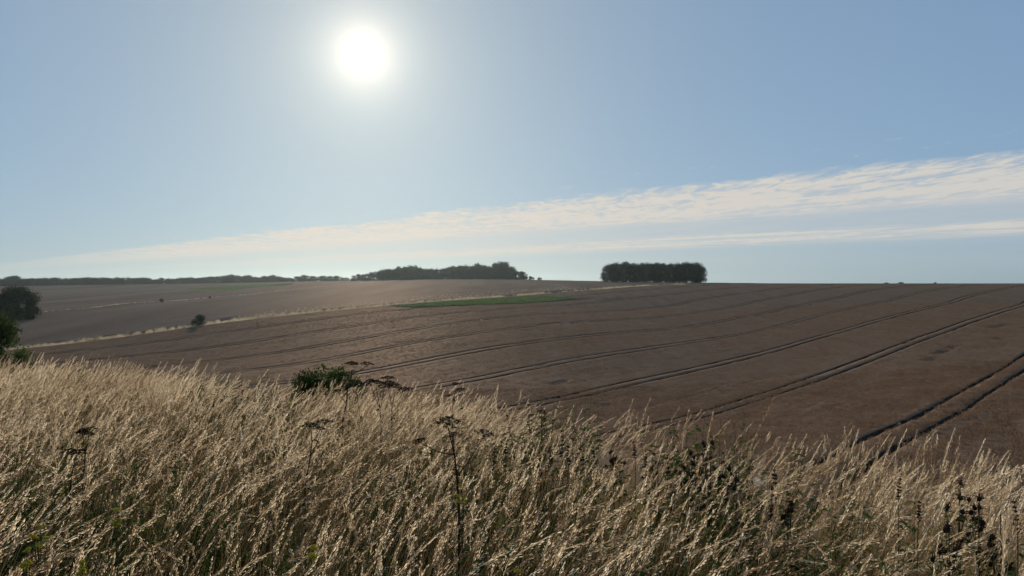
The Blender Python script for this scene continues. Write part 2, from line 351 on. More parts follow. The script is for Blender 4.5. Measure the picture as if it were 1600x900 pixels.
# standing crop with sunken wheel tracks
def crop_sheet():
    c = []; typ = []
    kmax = 8
    edges = []
    for k in range(-1, kmax+1):
        cc = (C0 - SP*k)*H
        for side in (1.05, -1.05):
            w = 0.17 if k < 3 else 0.14
            edges += [(cc+side+w+0.06, 0), (cc+side+w, 1), (cc+side-w, 1), (cc+side-w-0.06, 0)]
    top = (C0+SP)*H + 10; bot = CS*H + 3.0
    marks = sorted(edges, reverse=True); out = []
    prev = top; out.append((top, 0))
    for e in marks:
        gap = prev - e[0]; step = 0.55 if prev > -70 else 1.1
        n = int(gap/step) if gap > 0.8 else 0
        for j in range(1, n): out.append((prev - gap*j/n, 0))
        out.append(e); prev = e[0]
    for j in range(1, 16): out.append((prev+(bot-prev)*j/16, 0))
    out += [(bot, 0), (bot-0.05, 1)]
    C = np.array([q[0] for q in out]); T = np.array([q[1] for q in out])
    S = np.concatenate([np.arange(-130, -10, 1.6), np.arange(-10, 160, 0.9), np.arange(160, 300, 1.6), np.arange(300, 560, 3.0)])
    SS, CC = np.meshgrid(S, C, indexing='ij'); TT = np.broadcast_to(T, SS.shape)
    wob = (fbm(SS/38, SS*0+3.3, 3, 21)-0.5)*1.3
    Cw = CC + wob
    X = NS[0]*SS + NC[0]*Cw; Y = NS[1]*SS + NC[1]*Cw
    Z = far(X, Y)
    rows = fbm(SS/7.0, CC/0.9, 3, 31); lumps = fbm(SS/1.6, CC/1.1, 3, 41)
    dz = (lumps-0.5)*0.10 + (rows-0.5)*0.16 - 0.10
    patch = np.clip((fbm(SS/16, CC/5, 3, 51)-0.62)*5, 0, 1)*np.clip((fbm(SS/3.2, CC/0.8, 3, 61)-0.55)*9, 0, 1)   # flattened streaks
    dz = dz - 0.22*patch
    for (u, v, rl, rw) in LODGED:
        x0, y0 = cast(u, v); s0 = NS[0]*x0+NS[1]*y0; c0 = NC[0]*x0+NC[1]*y0
        q = ((SS-s0)/rl)**2 + ((Cw-c0)/rw)**2 + (fbm(SS/1.5, CC/1.0, 2, 71)-0.5)*1.6
        dz = np.where(q < 1, -0.6, dz)
    Z = Z + np.where(TT == 1, -0.70 + 0.05*lumps, dz) + EYE
    bz = bank(X, Y) + EYE
    buried = (Z < bz - 1.0)
    kp = ~(buried[:-1, :-1] & buried[1:, 1:])
    rut = np.broadcast_to(((T[:-1] == 1) | (T[1:] == 1))[None, :], kp.shape)  # track floors and crop side walls, both given the painted shade colour
    me = gridmesh('crop_field', X, Y, Z, M['crop'], kp, smooth=False); me.materials.append(M['rut_soil_shade'])
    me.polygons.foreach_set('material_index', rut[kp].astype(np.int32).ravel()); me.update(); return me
LODGED = [(1553, 510, 3.2, 1.3), (1568, 507, 4, 0.6), (1470, 549, 4, 0.7), (1490, 541, 3, 0.6), (1455, 559, 3, 0.6), (1560, 528, 3, 0.5), (950, 631, 1.2, 0.5), (905, 467, 10, 2.0), (960, 467, 9, 1.6), (870, 597, 2, 0.5)]
o = link('crop_field', crop_sheet()); setp(o, 'brown ripe cereal field crossed by curving paired wheel tracks', None, None, 'structure')

def far_sheet():
    C = np.concatenate([np.array([CS*H-2.6, CS*H-2.65]), np.geomspace(3, 720, 130)*-1 + CS*H]); T = np.zeros(len(C)); T[0] = 1
    S = np.concatenate([np.arange(-700, -60, 7.0), np.arange(-60, 420, 3.5), np.arange(420, 760, 8)])
    SS, CC = np.meshgrid(S, C, indexing='ij'); X = NS[0]*SS+NC[0]*CC; Y = NS[1]*SS+NC[1]*CC
    Z = far(X, Y) + (fbm(SS/14, CC/4, 3, 81)-0.5)*0.35 + np.where(T == 1, -0.7, 0)[None, :]*1.0
    patch = np.clip((fbm(SS/30+5, CC/14, 3, 91)-0.6)*6, 0, 1)*np.clip((fbm(SS/9, CC/3, 3, 92)-0.56)*9, 0, 1)
    return gridmesh('far_crop_field', X, Y, Z - 0.45*patch + EYE, M['crop_far'], None, smooth=False)
o = link('far_crop_field', far_sheet()); setp(o, 'paler brown cereal field rising beyond the pale grass strip', None, None, 'structure')

# ------------------------------------------------------------------ scattering (geometry nodes, for uncountable stuff only)
def scatter(name, P, rot, scl, idx, protos, label, cat):
    me = bpy.data.meshes.new(name); me.vertices.add(len(P)); me.vertices.foreach_set('co', np.asarray(P, np.float32).ravel())
    for nm, ty, arr in (('rot', 'FLOAT_VECTOR', rot), ('scl', 'FLOAT', scl), ('pick', 'INT', idx)):
        at = me.attributes.new(nm, ty, 'POINT'); at.data.foreach_set('vector' if ty == 'FLOAT_VECTOR' else 'value', np.asarray(arr, np.int32 if ty == 'INT' else np.float32).ravel())
    ob = link(name, me); setp(ob, label, cat, None, 'stuff')
    ng = bpy.data.node_groups.new(name+'_nodes', 'GeometryNodeTree')
    ng.interface.new_socket('Geometry', in_out='INPUT', socket_type='NodeSocketGeometry'); ng.interface.new_socket('Geometry', in_out='OUTPUT', socket_type='NodeSocketGeometry')
    N = ng.nodes; L = ng.links; gi = N.new('NodeGroupInput'); go = N.new('NodeGroupOutput')
    iop = N.new('GeometryNodeInstanceOnPoints'); mp = N.new('GeometryNodeMeshToPoints'); L.new(gi.outputs[0], mp.inputs[0]); L.new(mp.outputs[0], iop.inputs['Points'])
    g2 = N.new('GeometryNodeGeometryToInstance')
    for p in reversed(protos):
        oi = N.new('GeometryNodeObjectInfo'); oi.inputs['Object'].default_value = p; L.new(oi.outputs['Geometry'], g2.inputs[0])
    L.new(g2.outputs[0], iop.inputs['Instance']); iop.inputs['Pick Instance'].default_value = True
    def attr(nm, ty):
        n = N.new('GeometryNodeInputNamedAttribute'); n.data_type = ty; n.inputs['Name'].default_value = nm; return n.outputs['Attribute']
    L.new(attr('pick', 'INT'), iop.inputs['Instance Index'])
    e2r = N.new('FunctionNodeEulerToRotation'); L.new(attr('rot', 'FLOAT_VECTOR'), e2r.inputs[0]); L.new(e2r.outputs[0], iop.inputs['Rotation'])
    L.new(attr('scl', 'FLOAT'), iop.inputs['Scale']); L.new(iop.outputs[0], go.inputs[0])
    md = ob.modifiers.new('scatter', 'NODES'); md.node_group = ng
    return ob
def proto(me): return bpy.data.objects.new(me.name, me)

def jitter_grid(x0, x1, y0, y1, st):
    X, Y = np.meshgrid(np.arange(x0, x1, st), np.arange(y0, y1, st)); n = X.size
    return X.ravel()+RNG.uniform(-.5, .5, n)*st, Y.ravel()+RNG.uniform(-.5, .5, n)*st
def pix(x, y, z): return 800+F*x/y, HZ-F*z/y          # z relative to the eye
def crop_proto(seed, n, w, h):
    rnd = random.Random(seed); mb = MB()
    for i in range(n):
        r = w*math.sqrt(rnd.random()); b = rnd.uniform(0, 6.28); p = Vector((r*math.cos(b), r*math.sin(b), -h*.55)); t = p+Vector((rnd.gauss(.02, .05), rnd.gauss(0, .05), h*rnd.uniform(.7, 1.05)))
        a = rnd.uniform(0, 3.14); sd_ = Vector((math.cos(a), math.sin(a), 0))*rnd.uniform(.010, .020); e = t + Vector((rnd.gauss(.05, .05), rnd.gauss(0, .06), rnd.uniform(-.07, .03)))
        mb.add([p-sd_*.4, p+sd_*.4, t+sd_*.5, t-sd_*.5], [(0, 1, 2, 3)]); mb.add([t-sd_, t+sd_, e+sd_*.5, e-sd_*.5], [(0, 1, 2, 3)])
    return proto(mb.mesh('crop_tuft', [M['ears']]))
def build_crop():
    cps = [crop_proto(820+i, 34, 0.26, 0.34) for i in range(5)] + [crop_proto(830+i, 40, 0.42, 0.30) for i in range(3)]
    X = []; Y = []; I = []
    for (st, d0, d1, i0, i1) in ((0.36, 24, 85, 0, 5), (0.75, 85, 230, 5, 8)):
        x, y = jitter_grid(-110 if d0 < 80 else -130, 0.78*d1, d0*.6, d1, st); k = (np.abs(x) < .74*y+3) & (y > d0*.7) & (y >= (d0 if d0 > 80 else 0)); x, y = x[k], y[k]
        u, v = pix(x, y, far(x, y)); brow = np.interp(u, [0, 400, 800, 1200, 1600], [590, 630, 680, 730, 780]); k = v < brow; x, y = x[k], y[k]
        s_ = NS[0]*x+NS[1]*y; c_ = NC[0]*x+NC[1]*y; cw = c_-(fbm(s_/38, s_*0+3.3, 3, 21)-0.5)*1.3
        ph = (cw/H - C0)/SP; dc = np.abs((ph-np.round(ph))*SP*H); k = (np.abs(dc-1.05) > (.34 if st < .5 else .62)) & (c_ > CS*H+3.5) & (c_ < 24)
        x, y, s_, cw = x[k], y[k], s_[k], cw[k]; bad = np.zeros(len(x), bool)
        for (u, v, rl, rw) in LODGED:
            x0, y0 = cast(u, v); s0 = NS[0]*x0+NS[1]*y0; c0 = NC[0]*x0+NC[1]*y0; bad |= ((s_-s0)/rl)**2+((cw-c0)/rw)**2 < .9
        row = fbm(s_/9.0, cw/0.8, 3, 131); k = ~bad & (bank(x, y) < far(x, y)-.5) & (RNG.random(len(x)) < np.clip(.75+(row-.42)*5, .40, 1)); x, y = x[k], y[k]
        X.append(x); Y.append(y); I.append(RNG.integers(i0, i1, len(x)))
    x = np.concatenate(X); y = np.concatenate(Y); i = np.concatenate(I); n = len(x); print('crop tufts', n)
    scatter('standing_crop', np.stack([x, y, far(x, y)-.16+EYE], -1), np.stack([RNG.normal(0, .1, n), RNG.normal(.05, .1, n), RNG.uniform(-1, 1, n)], -1), RNG.uniform(.8, 1.2, n), i, cps, 'ripe brown ears of the standing cereal crop in the near field', 'crop')
M['ears'] = leafy('ripe_ears', [(0.2, (0.145, 0.100, 0.072)), (0.5, (0.200, 0.132, 0.086)), (0.8, (0.255, 0.173, 0.116))], 0.35, 0.25, 0.02)
build_crop()

# ------------------------------------------------------------------ long dry grass on the bank
def grass_stem(mb, bx, by, h, lean, curl, az, head, rnd):
    """one flowering stem: thin stalk, loose panicle of spikelets nodding downwind"""
    d = Vector((math.cos(az), math.sin(az), 0)); n = 8; pts = []; p = Vector((bx, by, -0.03)); a = lean
    seg = h/n
    for i in range(n+1):
        pts.append(p.copy()); f = i/n; a = lean + curl*f**2.2; p = p + (d*math.sin(a) + Vector((0, 0, 1))*math.cos(a))*seg
    V = []; Fs = []
    side = Vector((-d.y, d.x, 0))
    for i, q in enumerate(pts):
        r = 0.0014*(1-0.55*i/n); dd = (pts[min(i+1, n)]-pts[max(i-1, 0)]).normalized(); up = side.cross(dd)
        V += [q + side*r, q - side*r*0.5 + up*r*0.87, q - side*r*0.5 - up*r*0.87]
    for i in range(n):
        for k in range(3): Fs.append((3*i+k, 3*i+(k+1) % 3, 3*i+3+(k+1) % 3, 3*i+3+k))
    mb.add(V, Fs, 0)
    k0 = n*(1-head/h); V = []; Fs = []; cn = 6
    for j in range(cn+1):
        x = min(k0+(n-k0)*j/cn, n-1e-4); i = int(x); q = pts[i].lerp(pts[i+1], x-i); dd = (pts[i+1]-pts[i]).normalized(); up = side.cross(dd); r = 0.0023*math.sin(math.pi*(0.12+0.85*j/cn))**0.8
        V += [q + side*r, q - side*r*.5 + up*r*.87, q - side*r*.5 - up*r*.87]
    for j in range(cn):
        for k in range(3): Fs.append((3*j+k, 3*j+(k+1) % 3, 3*j+3+(k+1) % 3, 3*j+3+k))
    mb.add(V, Fs, 1)
    L = head; m = int(L*rnd.uniform(200, 270))
    tot = h; V = []; Fs = []
    for j in range(m):
        f = j/m; s = 1 - (L/tot)*(1-f); x = s*n; i = min(int(x), n-1); q = pts[i].lerp(pts[i+1], x-i); dd = (pts[i+1]-pts[i]).normalized()
        up = side.cross(dd); ph = rnd.uniform(0, 6.283); out = side*math.cos(ph)+up*math.sin(ph)
        wd = 0.0062*(math.sin(min(1, f*1.15+0.12)*math.pi)**0.7)+0.002
        c = q + out*wd*rnd.uniform(0.3, 1.3) - Vector((0, 0, 1))*0.003
        ax = (dd*1.0 + out*rnd.uniform(0.05, 0.38) + d*0.15 - Vector((0, 0, 1))*0.1).normalized(); sl = rnd.uniform(0.009, 0.014); sw = sl*0.11
        w1 = ax.cross(out).normalized(); o = len(V)
        V += [c, c + ax*sl*0.45 + w1*sw, c + ax*sl, c + ax*sl*0.45 - w1*sw + out*sw*0.8]
        Fs += [(o, o+1, o+2), (o, o+2, o+3)]
    mb.add(V, Fs, 1)
def blade(mb, bx, by, L, W, lean, curl, az, mi):
    d = Vector((math.cos(az), math.sin(az), 0)); side = Vector((-d.y, d.x, 0)); n = 5; p = Vector((bx, by, -0.03)); V = []; Fs = []
    for i in range(n+1):
        f = i/n; a = lean+curl*f*f; w = W*(1-f**1.6)*0.5+0.0003
        V += [p - side*w, p + side*w]; p = p + (d*math.sin(a)+Vector((0, 0, 1))*math.cos(a))*(L/n)
    for i in range(n): Fs.append((2*i, 2*i+1, 2*i+3, 2*i+2))
    mb.add(V, Fs, mi)
def tuft(seed, nst, hmin, hmax, nbl, green, spread=0.15, leanmul=1.0, hd=(0.13, 0.25)):
    rnd = random.Random(seed); mb = MB()
    for i in range(nst):
        r = spread*math.sqrt(rnd.random()); b = rnd.uniform(0, 6.283)
        grass_stem(mb, r*math.cos(b), r*math.sin(b), rnd.uniform(hmin, hmax), R(rnd.uniform(6, 26))*leanmul, R(rnd.uniform(15, 75))*leanmul, R(rnd.gauss(0, 32)), rnd.uniform(*hd), rnd)
    for i in range(nbl):
        r = spread*1.1*math.sqrt(rnd.random()); b = rnd.uniform(0, 6.283)
        blade(mb, r*math.cos(b), r*math.sin(b), rnd.uniform(0.28, 0.62), rnd.uniform(0.003, 0.006), R(rnd.uniform(3, 35)), R(rnd.uniform(10, 110)), R(rnd.gauss(10, 75)), 3 if rnd.random() < green else 2)
    return proto(mb.mesh('grass_tuft', [M['stalk'], M['head'], M['blade_dry'], M['blade_green']]))
tufts = [tuft(100+i, 7, 0.60, 1.05, 11, 0.4) for i in range(9)] + [tuft(200+i, 4, 0.60, 0.98, 34, 0.6) for i in range(4)] + [tuft(300+i, 3, 1.0, 1.22, 4, 0.2, 0.12, 0.7) for i in range(3)] + [tuft(400+i, 10, 0.55, 0.95, 8, 0.5, 0.17, 0.45, (0.05, 0.10)) for i in range(4)]

def weedmask(x, y):
    u, v = pix(x, y, ground(x, y)+0.45)
    g = lambda cu, cv, ru, rv: np.exp(-(((u-cu)/ru)**2+((v-cv)/rv)**2))
    m = g(1120, 770, 120, 65)*1.2 + g(880, 750, 100, 50)*1.2 + g(1000, 750, 90, 50)*0.7 + g(400, 645, 120, 30)*1.1 + g(1240, 790, 60, 60)*0.8 + g(1520, 800, 90, 60)*0.8 + g(770, 740, 60, 60)*0.6 + g(660, 800, 60, 50)*0.4 + g(80, 870, 170, 70)*0.5 + g(300, 860, 120, 60)*0.4 + g(480, 720, 60, 40)*0.45
    return m + (fbm(x*1.1+3, y*1.1, 3, 12)-0.5)*0.7
def build_grass():
    x, y = jitter_grid(-17, 9, 1.15, 19, 0.165)
    k = (np.abs(x) < 0.80*y+1.9) & (y < edge_y(x)+4.5) & ((y < 12.5) | (x < -4))
    x, y = x[k], y[k]; w = weedmask(x, y); n = len(x); r = RNG.random(n)
    keep = r > np.clip((w-0.15)*1.2, 0, 0.82) + 0.55*np.clip((0.46-fbm(x*1.6+40, y*1.6, 2, 33))*4, 0, 1)*(y < 4.5); x, y, w = x[keep], y[keep], w[keep]; n = len(x)
    idx = RNG.integers(0, 9, n); g = fbm(x*0.45, y*0.45, 3, 77) + w*0.25 + 0.36*np.clip(1-(y-1.6)/2.2, 0, 1) - 0.25*np.clip((y-edge_y(x)+2.0)/1.5, 0, 1)
    idx = np.where(RNG.random(n) < np.clip((g-0.42)*2.2, 0.06, 0.8), RNG.integers(9, 13, n), idx)
    idx = np.where(RNG.random(n) < 0.035, RNG.integers(13, 16, n), idx)
    idx = np.where(RNG.random(n) < np.clip((fbm(x*0.9+70, y*0.9, 3, 177)-.35)*1.6, .08, .6), RNG.integers(16, 20, n), idx)
    hs = 0.90 + 0.30*fbm(x*0.7+20, y*0.7, 3, 99) + RNG.uniform(-.1, .1, n)
    rot = np.stack([RNG.normal(0, .10, n), RNG.normal(0.06, .10, n), RNG.normal(0.0, .30, n) + (fbm(x*0.3, y*0.3, 2, 55)-.5)*1.2], -1)
    P = np.stack([x, y, ground(x, y)+EYE], -1)
    print('grass tufts', n)
    scatter('long_grass', P, rot, hs, idx, tufts, 'tall dry straw-coloured grass with nodding seed heads covering the foreground bank', 'grass')
build_grass()

# green undergrowth between the grass
def leafy_proto(seed, h, n):
    rnd = random.Random(seed); mb = MB()
    for s in range(n):
        b = rnd.uniform(0, 6.28); r = 0.12*math.sqrt(rnd.random()); p = Vector((r*math.cos(b), r*math.sin(b), -0.02)); hh = h*rnd.uniform(0.6, 1.1); tip = p+Vector((rnd.uniform(-.1, .2)*hh, rnd.uniform(-.15, .15)*hh, hh))
        mb.tube([p, p.lerp(tip, .5)+Vector((0.02, 0, 0)), tip], [0.0022, 0.0018, 0.001], 3, 1)
        for j in range(int(hh*34)):
            f = 0.2+0.8*rnd.random(); a = rnd.uniform(0, 6.28); L = rnd.uniform(0.032, 0.07)*(1.15-0.5*f)
            mb.leaf(p.lerp(tip, f), (math.cos(a), math.sin(a), rnd.uniform(-.1, .5)), (0, 0, 1), L, L*rnd.uniform(.35, .55), 0, rnd.uniform(.1, .5))
    return proto(mb.mesh('undergrowth_clump', [M['weed_leaf'], M['weed_stem']]))
ug = [leafy_proto(500+i, 0.76, 8) for i in range(5)]
def build_undergrowth():
    x, y = jitter_grid(-12, 8, 1.3, 13, 0.17); k = (np.abs(x) < 0.78*y+1.5) & (y < edge_y(x)+1.0); x, y = x[k], y[k]
    w = weedmask(x, y); k = RNG.random(len(x)) < np.clip((w-0.05)*1.6, 0.12 + 0.22*(y < 3.6), 0.97)*np.where(y > edge_y(x)-1.2, .35, 1); x, y = x[k], y[k]; n = len(x)
    rot = np.stack([RNG.normal(0, .12, n), RNG.normal(.08, .12, n), RNG.uniform(0, 6.28, n)], -1)
    scatter('green_undergrowth', np.stack([x, y, ground(x, y)+EYE], -1), rot, RNG.uniform(.75, 1.15, n)*(1+.25*np.clip(weedmask(x, y)-.3, 0, 1)), RNG.integers(0, 5, n), ug, 'dark green leafy weeds growing up between the dry grass stems', 'undergrowth')
build_undergrowth()

# pale grass strips between the fields
def margin_proto(seed, h, w, nb):
    rnd = random.Random(seed); mb = MB()
    for i in range(nb):
        r = w*math.sqrt(rnd.random()); b = rnd.uniform(0, 6.28); az = rnd.gauss(0, 1.0); L = h*rnd.uniform(.6, 1.1)
        blade(mb, r*math.cos(b), r*math.sin(b), L, rnd.uniform(.02, .05), R(rnd.uniform(2, 20)), R(rnd.uniform(10, 60)), az, 0)
    return proto(mb.mesh('margin_tuft', [M['margin']]))
mt = [margin_proto(700+i, 1.15, 0.55, 60) for i in range(4)]
def path_points(pix_pts, spacing, width):
    W = [cast(u, v) for u, v in pix_pts]; P = []
    for (a, b), (c, d) in zip(W[:-1], W[1:]):
        n = max(1, int(math.hypot(c-a, d-b)/spacing))
        for i in range(n): f = (i+random.random())/n; P.append((a+(c-a)*f+random.uniform(-width, width), b+(d-b)*f+random.uniform(-width, width)))
    return np.array(P)
def build_margins():
    s = np.arange(-130, 330, 0.24); n = len(s); c = CS*H + RNG.uniform(-2.5, 2.7, n); thin = fbm(s/9, s*0, 2, 15)
    k = (RNG.random(n) < np.where(s > 190, np.clip((thin-0.38)*5, .05, 1), 1.0)); s, c = s[k], c[k]
    x = NS[0]*s+NC[0]*c; y = NS[1]*s+NC[1]*c; n = len(x)
    scatter('field_margin_grass', np.stack([x, y, far(x, y)-0.72+EYE], -1), np.stack([np.zeros(n), np.zeros(n), RNG.uniform(-.8, .8, n)], -1), RNG.uniform(.75, 1.1, n), RNG.integers(0, 4, n), mt, 'pale dry grass strip dividing the two brown fields', 'grass')
    P = path_points([(40, 489), (75, 487), (145, 481), (200, 474), (250, 471.5), (330, 465), (400, 459), (450, 453), (500, 448), (560, 442.5), (625, 438.5)], 0.7, 0.8); n = len(P)
    scatter('far_margin_grass', np.stack([P[:, 0], P[:, 1], far(P[:, 0], P[:, 1])-0.1+EYE], -1), np.stack([np.zeros(n), np.zeros(n), RNG.uniform(-.8, .8, n)], -1), RNG.uniform(.25, .5, n), RNG.integers(0, 4, n), mt, 'thin pale grass line crossing the far brown field', 'grass')
    # spaced pale tussocks along the strip
    Q = []
    for r in range(7):
        for q in np.arange(95, 250, 2.1):
            w = 2.2+4.4*np.clip((q-90)/60, 0, 1); 
            if r*1.0 < 7*min(1, (q-85)/70): Q.append((q+r*1.1+random.uniform(-1.3, 1.3), CS*H-3.4-r*2.6-random.uniform(0, 1)))
    Q = np.array(Q); x = NS[0]*Q[:, 0]+NC[0]*Q[:, 1]; y = NS[1]*Q[:, 0]+NC[1]*Q[:, 1]; n = len(x)
    scatter('margin_tussocks', np.stack([x, y, far(x, y)-0.15+EYE], -1), np.stack([np.zeros(n), np.zeros(n), RNG.uniform(-.8, .8, n)], -1), RNG.uniform(.25, .5, n), RNG.integers(0, 4, n), mt, 'speckle of pale dry tussocks standing above the grass strip', 'grass')
build_margins()

# green wedge of leafy crop beside the strip
def build_green():
    def sheet(name, corners, label, dens=1.0):
        W = [np.array(cast(u, v)) for u, v in corners]; s = [float(NS@p) for p in W]; c = [float(NC@p) for p in W]
        ss = np.linspace(min(s), max(s), 120); P = []
        n = len(s); rnd = np.random.default_rng(3)
        x0, x1, y0, y1 = min(p[0] for p in W), max(p[0] for p in W), min(p[1] for p in W), max(p[1] for p in W)
        N_ = int((x1-x0)*(y1-y0)*6); N_ = int(min(N_, 60000)*dens); X = rnd.uniform(x0, x1, N_); Y = rnd.uniform(y0, y1, N_); ins = np.zeros(N_, bool); j = n-1
        for i in range(n):
            xi, yi, xj, yj = W[i][0], W[i][1], W[j][0], W[j][1]
            cr = ((yi > Y) != (yj > Y)) & (X < (xj-xi)*(Y-yi)/(yj-yi+1e-9)+xi); ins ^= cr; j = i
        X, Y = X[ins], Y[ins]; n = len(X)
        scatter(name, np.stack([X, Y, far(X, Y)-0.15+EYE], -1), np.stack([np.zeros(n), np.zeros(n), rnd.uniform(0, 6, n)], -1), rnd.uniform(.8, 1.2, n), rnd.integers(0, 3, n), gp, label, 'crop')
    gp = []
    for i in range(3):
        mb = MB(); rr = random.Random(800+i)
        for k in range(40):
            a = rr.uniform(0, 6.28); r = 0.5*math.sqrt(rr.random()); mb.leaf((r*math.cos(a), r*math.sin(a), rr.uniform(-.05, .25)), (math.cos(a+1), math.sin(a+1), rr.uniform(.2, 1.2)), (0, 0, 1), rr.uniform(.25, .4), .14, 0, .4)
        gp.append(proto(mb.mesh('green_clump', [M['green']])))
    sheet('green_crop', [(610, 477.5), (660, 473.5), (740, 468), (800, 464.5), (850, 462), (900, 466), (870, 470), (800, 474), (720, 477), (650, 480)], 'bright green wedge of leafy crop beside the pale grass strip')
    sheet('far_green_crop', [(285, 452), (340, 448), (460, 443), (455, 445), (390, 450), (340, 454)], 'faint green patch high on the far left field', 0.2)
build_green()

# ------------------------------------------------------------------ trees
def tree_meshes(seed, h, w, n_leaf, leaf, base=0.12, lobes=16, flat=1.0, mat='foliage'):
    rng = np.random.default_rng(seed); rnd = random.Random(seed)
    C = []; 
    for i in range(lobes):
        a = rnd.uniform(0, 6.283); f = rnd.random()
        zc = base*h + (h*(1-base))*(0.10+0.74*f); env = math.sqrt(max(0.12, 1-((f-0.36)/0.68)**2))
        rr = w*0.5*env*math.sqrt(rnd.random())*0.80; rad = w*rnd.uniform(0.13, 0.24)
        rad *= 1.0 if lobes < 28 else 0.85
        C.append((rr*math.cos(a), rr*math.sin(a), zc, rad*1.0, min(rad*rnd.uniform(.75, 1.0), h-zc)))
    C = np.array(C); wt = C[:, 3]**2; li = rng.choice(len(C), n_leaf, p=wt/wt.sum())
    d = rng.normal(size=(n_leaf, 3)); d /= np.linalg.norm(d, axis=1)[:, None]; rad = rng.random(n_leaf)**(1/3.2)*(1+0.18*rng.normal(size=n_leaf)*0.6)
    # leaf clusters: pull leaves to little sprays
    P = C[li, :3] + d*np.stack([C[li, 3], C[li, 3], C[li, 4]], -1)*rad[:, None]
    P[:, 2] = np.where(P[:, 2] < base*h*0.8, base*h*0.8 + rng.random(n_leaf)*0.05*h, P[:, 2])
    nrm = d + rng.normal(size=(n_leaf, 3))*0.7 + np.array([0, 0, 0.3]); nrm /= np.linalg.norm(nrm, axis=1)[:, None]
    t = np.cross(nrm, rng.normal(size=(n_leaf, 3))); t /= np.linalg.norm(t, axis=1)[:, None]; b = np.cross(nrm, t)
    s = leaf*rng.uniform(.6, 1.3, n_leaf)[:, None]; q = s*rng.uniform(.5, .9, n_leaf)[:, None]
    V = np.stack([P - t*s, P - b*q + nrm*s*.15, P + t*s, P + b*q + nrm*s*.15], 1).reshape(-1, 3)
    crown = mesh_np('crown', V, np.arange(n_leaf*4).reshape(-1, 4), [M[mat]])
    mb = MB(); tr = h*0.022; top = Vector((rnd.uniform(-.04, .04)*h, rnd.uniform(-.04, .04)*h, h*0.62))
    mb.tube([(0, 0, -0.4), (0, 0, h*.06), top*0.5+Vector((0.01*h, 0, 0)), top], [tr*1.5, tr*1.05, tr*.75, tr*.3], 7)
    for i in sorted(range(lobes), key=lambda i: -C[i, 3])[:8]:
        f = rnd.uniform(.3, .85); st = top*f; e = Vector(C[i, :3]); mb.tube([st, st.lerp(e, .5)+Vector((0, 0, -.03*h)), e], [tr*.5, tr*.34, tr*.12], 5)
    return mb.mesh('trunk', M['bark'], True), crown
def tree(protos, i, x, y, z, label, cat, group, sc=(1, 1, 1), rz=None, name='tree'):
    r = empty(name, (x, y, z), label, cat, group, random.uniform(0, 6.28) if rz is None else rz); r.scale = sc
    link('trunk', protos[i][0], r); link('crown', protos[i][1], r); return r
far_p = [tree_meshes(900+i, 10, 10.5, 3400, 0.27, 0.0, 22) for i in range(6)]
clump_p = [tree_meshes(950+i, 13, 11, 4200, 0.25, 0.03, 34) for i in range(5)]
def top_z(v, D): return -(v-HZ)/F*D + EYE
def interp(tab, u): 
    a = sorted(tab); return float(np.interp(u, [p[0] for p in a], [p[1] for p in a]))
# the long hazy wood on the left skyline
tops = [(-80, 433), (0, 433), (20, 430), (40, 433), (60, 433), (110, 433), (160, 432), (200, 432), (260, 434), (300, 432), (345, 430), (375, 428), (400, 431), (430, 429), (455, 432)]
for j, u in enumerate(np.arange(-70, 462, 5.6)):
    D = 815 - 0.22*max(u, 0) + random.uniform(-14, 14); x = (u+random.uniform(-3, 3)-800)/F*D; z = fz(x, D)-0.8
    h = top_z(interp(tops, u)+random.uniform(-0.8, 2.4), D) - z; s = max(h, 5)/10*0.98
    lab = 'dark hazy tree in the long wood along the left skyline'
    if abs(u-20) < 2.8: lab = 'domed tree rising highest of the long wood above the left edge trees'
    if abs(u-375) < 2.8: lab = 'tallest tree towards the right end of the long left wood'
    tree(far_p, j % 6, x, D, z, lab, 'tree', 'trees of the far left wood', (s*1.5, s*1.5, s))
# low trees between the woods
for u, v, hpx in [(466, 431.5, 9), (478, 429.5, 11), (490, 431, 10), (502, 430.5, 10), (514, 431, 9), (527, 430.5, 9), (540, 433, 6)]:
    D = 640.0; x = (u-800)/F*D; z = fz(x, D)-0.8; h = max(top_z(v, D)-z, 3); s = h/10
    tree(far_p, int(u) % 6, x, D, z, 'low rounded tree in the thin line between the two far woods', 'tree', 'low trees between the far woods', (s*2.3, s*2.0, s))
# middle wood
tops = [(548, 431), (560, 427), (570, 428.5), (580, 424), (592, 419), (603, 419), (612, 419), (622, 415), (645, 413), (657, 417), (672, 417.5), (690, 418), (705, 415), (716, 413), (727, 411.5), (735, 415), (745, 410), (757, 412.5), (765, 414), (775, 408.5), (785, 406.5), (795, 412), (805, 420), (815, 421), (820, 424)]
for row in (0, 1):
    for j, u in enumerate(np.arange(552 if row == 0 else 600, 820 if row == 0 else 806, 7.4 if row == 0 else 11)):
        D = 520 + row*16 + random.uniform(-4, 4); x = (u-800)/F*D; z = fz(x, D)-0.7; h = top_z(interp(tops, u)+random.uniform(-.6, 1.0)+row*1.0, D)-z; s = h/10*0.99
        a = min(1.0, 0.62+0.2/ s) if s > 0.9 else 0.95
        lab = 'tall hazy tree in the rounded wood at the middle of the skyline'
        if row == 0 and j == 0: lab = 'small tree at the left tip of the rounded middle wood'
        if row == 0 and abs(u-785) < 3.7: lab = 'tallest domed tree of the middle wood, near its right end'
        if row == 0 and u > 812: lab = 'low rounded tree closing the right end of the middle wood'
        tree(far_p, (j*5+row*2) % 6, x, D, z, lab, 'tree', 'trees of the middle wood', (s*a, s*a, s))
